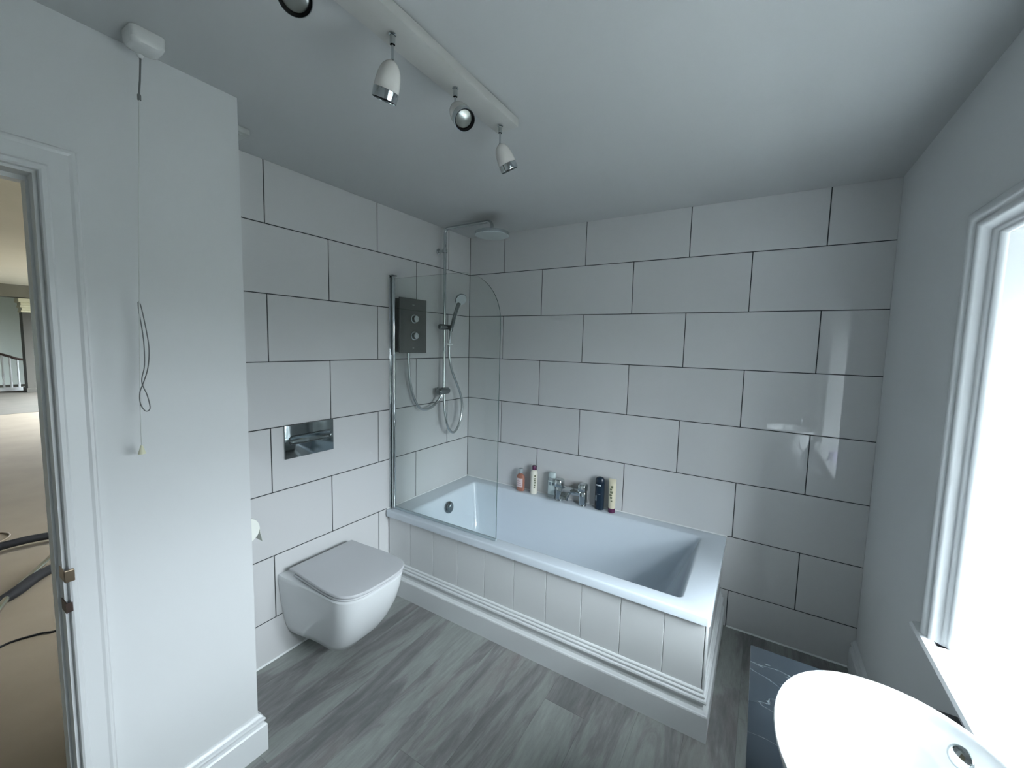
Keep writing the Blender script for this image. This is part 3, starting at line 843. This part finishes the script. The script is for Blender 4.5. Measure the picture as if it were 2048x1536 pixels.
# ------------------------------------------------------------------ pull switch
ps = thing('pull_switch', 'white ceiling pull-cord switch with looped cord hanging by the white wall', 'switch', (.475, -1.975, H))
swm = mat('switch_plastic', (.66, .67, .66), .2)
b = NB()
loft(b, [rrect(.474-w, .474+w, -1.966-w, -1.966+w, r, z, 6) for w, r, z in ((.036, .014, H-.001), (.036, .014, H-.010), (.035, .014, H-.026), (.031, .016, H-.034), (.024, .014, H-.038))])
link('housing', b, swm, ps, smooth=.5)
b = NB(); lathe(b, [(.009, 0), (.006, -.008), (.003, -.012)], (.446, -1.966, H-.034), (0, 0, 1), 16); link('nozzle', b, swm, ps, smooth=.5)
cordm = mat('cord', (.62, .64, .62), .6); cordg = mat('cord_grey', (.16, .17, .17), .6)
b = NB(); tube(b, [(.446, -1.966, 2.232), (.444, -1.969, 2.17), (.443, -1.972, 2.135)], .0022, 8); link('cord', b, cordg, ps, smooth=.6)
b = NB(); lathe(b, [(0, 0), (.004, 0), (.0042, .012), (.0030, .015), (0, .015)], (.443, -1.972, 2.120), (0, 0, 1), 12); link('connector', b, cordg, ps, smooth=.5)
b = NB(); tube(b, [(.443, -1.972, 2.12), (.442, -1.985, 1.85), (.440, -1.994, 1.60), (.440, -2.003, 1.35), (.440, -2.006, 1.205)], .0011, 6, smooth=4); link('thin_cord', b, cordm, ps, smooth=.6)
b = NB(); tube(b, [(.438, -1.995, 1.600), (.438, -1.990, 1.585), (.439, -1.982, 1.52), (.440, -1.979, 1.47), (.441, -1.984, 1.42), (.442, -1.995, 1.382), (.443, -2.004, 1.355), (.443, -2.004, 1.325), (.442, -1.994, 1.303), (.441, -1.984, 1.310), (.440, -1.988, 1.345), (.440, -1.998, 1.385), (.439, -1.990, 1.43), (.438, -1.989, 1.50), (.438, -1.995, 1.57), (.438, -1.996, 1.598)], .0013, 7, smooth=6); link('looped_cord', b, cordg, ps, smooth=.6)
b = NB(); lathe(b, [(0, 0), (.0085, 0), (.008, .003), (.003, .022), (.0015, .024), (0, .024)], (.440, -2.006, 1.186), (0, 0, 1), 18)
setp(link('pull', b, mat('cream_pull', (.70, .70, .52), .35), ps, smooth=.5), 'small cream cone pull')

# ceiling vent, its corner showing past the wall end
cv = thing('ceiling_vent', 'small pale ceiling vent, its corner just showing past the white wall', 'vent', (.12, -1.50, H))
b = NB(); bx(b, .075, .215, -1.710, -1.590, H-.022, H-.0005, bev=.004); link('cover', b, mat('vent_plastic', (.50, .52, .51), .4), cv, smooth=.5)
b = NB()
for k in range(4): bx(b, .090, .200, -1.698+.026*k, -1.686+.026*k, H-.0255, H-.0222)
link('slat', b, mat('vent_plastic', (.5, .52, .51), .4), cv)

# ------------------------------------------------------------------ vanity, basin
CX0, CY0, CY1, CZ = 1.903, -2.13, -1.095, .655
vt = thing('vanity_unit', 'low vanity unit under the window with dark marble top', 'cabinet', (2.12, -1.61, 0))
b = NB(); bx(b, CX0+.03, XR-.002, CY0+.02, CY1-.03, .10, CZ-.021); link('carcass', b, mat('vanity_grey', (.16, .17, .17), .4), vt)
b = NB(); bx(b, CX0+.06, XR-.004, CY0+.05, CY1-.06, 0, .10); link('plinth', b, mat('plinth_dark', (.05, .05, .05), .5), vt)
for k in range(2):
    ya = CY0+.022+k*.493; 
    d_ = box('door', mat('vanity_grey', (.16, .17, .17), .4), vt, CX0+.012, CX0+.0295, ya, ya+.489, .105, CZ-.025, bev=.002)
    b = NB(); yy = ya+.45 if k == 0 else ya+.04
    tube(b, [(CX0+.012, yy, .47), (CX0-.006, yy, .47), (CX0-.006, yy, .57), (CX0+.012, yy, .57)], .004, 8); link('handle', b, chrome, d_, smooth=.5)
b = NB(); bx(b, CX0, XR-.001, CY0, CY1, CZ-.020, CZ, bev=.0015); link('marble_top', b, marble, vt, smooth=.5)
BC = Vector((2.103, -1.612, 0)); RZ = .875
bs = thing('basin', 'white oval countertop basin by the window sill', 'basin', (BC.x, BC.y, CZ))
def oval(ax_, ay_, z, n=56, e_=2.15, cx=BC.x, cy=BC.y):
    return [Vector((cx+ax_*math.copysign(abs(math.cos(t_))**(2/e_), math.cos(t_)), cy+ay_*math.copysign(abs(math.sin(t_))**(2/e_), math.sin(t_)), z)) for t_ in [2*PI*i/n for i in range(n)]]
A_, B_ = .168, .200
b = NB()
loft(b, [oval(.085, .110, CZ+.001), oval(.092, .118, CZ+.003), oval(.108, .136, CZ+.04), oval(.132, .163, CZ+.10), oval(.152, .184, RZ-.06), oval(.163, .195, RZ-.022),
         oval(A_-.0005, B_-.0005, RZ-.006), oval(A_, B_, RZ-.003), oval(A_-.001, B_-.001, RZ-.0006), oval(A_-.004, B_-.004, RZ), oval(A_-.008, B_-.008, RZ-.0006), oval(A_-.0105, B_-.0105, RZ-.004),
         oval(A_-.016, B_-.016, RZ-.022), oval(A_-.028, B_-.028, RZ-.06), oval(.118, .148, RZ-.105), oval(.090, .118, RZ-.135), oval(.055, .075, RZ-.149), oval(.024, .03, RZ-.153)])
link('bowl', b, porc, bs, smooth=.9)
b = NB(); oax = Vector((-.68, -.62, .38)).normalized()
lathe(b, [(0, .007), (.008, .0066), (.014, .005), (.018, .002), (.0195, -.002), (.019, -.010)], (2.207, -1.480, .8355), oax, 30)
link('overflow_cover', b, chrome, bs, smooth=.6)
b = NB(); lathe(b, [(0, .008), (.024, .007), (.031, .003), (.032, 0)], (BC.x, BC.y, RZ-.1525), (0, 0, 1), 28); link('waste_cover', b, chrome, bs, smooth=.5)
bt = thing('basin_tap', 'tall chrome basin tap standing beside the oval basin', 'tap', (2.20, -1.90, CZ))
b = NB(); tube(b, [(2.20, -1.90, CZ), (2.20, -1.90, CZ+.24), (2.195, -1.885, CZ+.275), (2.18, -1.85, CZ+.285), (2.155, -1.80, CZ+.275), (2.15, -1.785, CZ+.26)], .013, 14, smooth=4); link('spout', b, chrome, bt, smooth=.6)
b = NB(); lathe(b, [(0, 0), (.026, 0), (.026, .006), (.018, .012), (.0165, .05)], (2.20, -1.90, CZ+.0005), (0, 0, 1), 24); link('base', b, chrome, bt, smooth=.5)
b = NB(); tube(b, [(2.213, -1.90, CZ+.15), (2.245, -1.905, CZ+.165), (2.262, -1.908, CZ+.185)], .005, 10); link('lever', b, chrome, bt, smooth=.5)
# lilac pot on the sill
lp = thing('cosmetic_jar', 'small lilac jar on the window sill behind the basin', 'jar', (2.372, -1.395, WZ0))
lil = mat('lilac_plastic', (.50, .42, .72), .3)
b = NB(); lathe(b, [(0, 0), (.026, 0), (.028, .003), (.028, .040), (.026, .042), (0, .042)], (2.374, -1.395, WZ0+.0005), (0, 0, 1), 28); link('body', b, mat('lilac_pale', (.62, .58, .76), .25), lp, smooth=.5)
b = NB(); lathe(b, [(.0285, .0425), (.0295, .044), (.0295, .060), (.0275, .063), (0, .0635)], (2.374, -1.395, WZ0+.0005), (0, 0, 1), 28); link('lid', b, lil, lp, smooth=.5)

# ------------------------------------------------------------------ hall beyond the door
HXE, HY0, HY1, HH = -16.5, -6.5, 1.50, 2.66
beige = mottled('hall_carpet', (.125, .098, .068), (.145, .115, .082), 2.5, .95)
hallw = mottled('hall_wall', (.60, .66, .62), (.63, .68, .64), 1.0, .8)
hallc = mottled('hall_ceiling', (.62, .58, .49), (.66, .61, .52), 1.0, .8)
b = NB(); bx(b, HXE, -.12, HY0, HY1, -.08, 0); bx(b, -.12, XH, HY0, YP-.1, -.08, 0); bx(b, XH, XP, DY0, DY1, -.08, -.0006)
struct('floor_hall', b, beige)
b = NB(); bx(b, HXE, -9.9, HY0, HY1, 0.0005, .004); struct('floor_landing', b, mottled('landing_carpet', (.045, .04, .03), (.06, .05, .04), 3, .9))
b = NB(); bx(b, HXE, XH+.3, HY0, YP, HH, HH+.1); bx(b, HXE, -.12, YP, HY1, HH, HH+.1)
struct('ceiling_hall', b, hallc)
b = NB(); bx(b, HXE-.12, HXE, HY0, HY1, 0, HH)
struct('wall_hall_far', b, hallw)
WX0, WX1, WA, WB = -13.4, -6.9, .35, 2.35
b = NB()
bx(b, HXE, WX0, HY1, HY1+.15, 0, HH); bx(b, WX1, -.12, HY1, HY1+.15, 0, HH); bx(b, WX0, WX1, HY1, HY1+.15, 0, WA); bx(b, WX0, WX1, HY1, HY1+.15, WB, HH)
struct('wall_hall_right', b, hallw)
b = NB(); bx(b, HXE, XH+.3, HY0-.12, HY0, 0, HH)
struct('wall_hall_left', b, hallw)
b = NB(); bx(b, XH-.001, XH+.3, HY0, YN-.1, 0, HH); bx(b, -.12, XH, YP-.1, YP, H, HH); bx(b, XH-.003, XH, YN-.1, DY1, H, HH)
struct('wall_hall_near', b, hallw)
w2 = sroot('window_2', (-9.5, HY1, 1.35))
b = NB()
for xx in (WX0, -11.8, -10.2, -8.6, WX1-.05): bx(b, xx, xx+.05, HY1+.04, HY1+.10, WA, WB)
bx(b, WX0, WX1, HY1+.04, HY1+.10, WA, WA+.05); bx(b, WX0, WX1, HY1+.04, HY1+.10, WB-.05, WB)
link('window_frame', b, gloss_w, w2)
for xx in (WX0+.05, -11.75, -10.15, -8.55):
    b = NB(); bx(b, xx, xx+1.55, HY1+.068, HY1+.072, WA+.05, WB-.05); link('pane', b, pane_glass, w2)
b = NB(); bx(b, -14.2, -13.8, HY0, HY1, 2.36, HH); struct('trim_3', b, mat('beam_dark', (.16, .15, .12), .7))
# column with cream capital
cl = thing('column', 'dark square column with cream moulded capital at the end of the hall', 'column', (-14.0, .16, 0))
colm = mat('column_brown', (.035, .032, .025), .6); capm = mat('capital_cream', (.55, .52, .38), .6)
b = NB(); bx(b, -14.17, -13.83, -.09, .25, .12, 2.0); link('shaft', b, colm, cl)
b = NB(); bx(b, -14.2, -13.8, -.12, .28, 0, .12, bev=.01); link('base', b, colm, cl)
b = NB()
for w, za, zb in ((.19, 2.0, 2.05), (.175, 2.05, 2.12), (.20, 2.12, 2.17), (.19, 2.17, 2.24), (.225, 2.24, 2.34)):
    bx(b, -14.0-w, -14.0+w, .08-w, .08+w, za, zb, bev=.008)
link('capital', b, capm, cl)
# balustrade
bl = thing('balustrade', 'pale stair balustrade with dark handrail at the end of the hall', 'balustrade', (-14.6, -.6, 0))
b = NB(); tube(b, [(-14.6, -1.7, .97), (-14.6, -.75, .97), (-14.6, -.45, .96), (-14.6, -.28, .90), (-14.6, -.12, .82), (-14.6, -.02, .80)], .032, 10, smooth=4); link('handrail', b, mat('rail_dark', (.05, .03, .025), .3), bl, smooth=.5)
b = NB(); bx(b, -14.66, -14.54, -1.7, -.02, 0, .09); link('base_rail', b, gloss_w, bl)
for k in range(13):
    y = -1.62+.125*k; zt_ = .95 if y < -.45 else .95-.33*(y+.45)
    b = NB(); lathe(b, [(.022, 0), (.022, .12), (.014, .16), (.024, .30), (.014, .52), (.020, .60), (.020, zt_-.09)], (-14.6, y, .09), (0, 0, 1), 10); link('baluster', b, gloss_w, bl, smooth=.5)
# vacuum hose, wand, cable, wire on hall carpet
vh = thing('vacuum_cleaner_hose', 'thick black vacuum hose curving over the beige hall carpet', 'hose', (-2.2, -1.9, 0))
b = NB(); tube(b, [(-1.9, -4.2, .03), (-1.7, -3.6, .03), (-1.8, -3.2, .03), (-2.0, -2.9, .03), (-2.25, -2.5, .04), (-2.38, -2.22, .05), (-2.44, -2.02, .06), (-2.42, -1.82, .07), (-2.38, -1.55, .05), (-2.5, -1.2, .03), (-2.9, -.95, .03), (-3.4, -1.0, .03), (-3.8, -1.3, .03)], .026, 12, smooth=8); link('tube', b, black_m, vh, smooth=.6)
vw = thing('vacuum_cleaner_wand', 'chrome vacuum wand with black handle lying across the hall carpet', 'vacuum cleaner', (-1.8, -1.95, 0))
b = NB(); tube(b, [(-1.30, -2.16, .03), (-1.62, -2.03, .045)], .017, 12); tube(b, [(-1.62, -2.03, .045), (-2.05, -1.75, .075)], .014, 12); link('tube', b, chrome, vw, smooth=.6)
b = NB(); tube(b, [(-1.56, -2.15, .03), (-1.60, -2.06, .04), (-1.66, -1.985, .045), (-1.76, -1.90, .05), (-1.84, -1.80, .05), (-1.9, -1.7, .05)], lambda t: .018+.012*math.sin(t*PI), 12, smooth=4); link('handle', b, black_m, vw, smooth=.6)
cb = thing('power_cable', 'thin black cable trailing over the hall carpet nearest the door', 'cable', (-1.1, -2.0, 0))
b = NB(); tube(b, [(-1.6, -3.4, .006), (-1.35, -2.9, .006), (-1.1, -2.6, .006), (-1.05, -2.35, .006), (-1.13, -2.16, .006), (-1.16, -2.08, .006), (-1.13, -1.99, .006), (-1.10, -1.92, .006), (-1.2, -1.70, .006), (-1.7, -1.4, .006), (-2.6, -.9, .006)], .005, 8, smooth=6); link('wire', b, black_m, cb, smooth=.6)
cw = thing('power_cable', 'thin brown wire loop on the far hall carpet behind the hose', 'cable', (-2.8, -1.95, 0))
b = NB(); tube(b, [(-2.62, -2.2, .006), (-2.70, -2.0, .006), (-2.74, -1.90, .006), (-2.84, -1.86, .006), (-2.93, -1.90, .006), (-2.90, -2.0, .006), (-2.82, -2.2, .006)], .006, 8, smooth=6); link('wire', b, mat('brown_wire', (.12, .09, .06), .5), cw, smooth=.6)
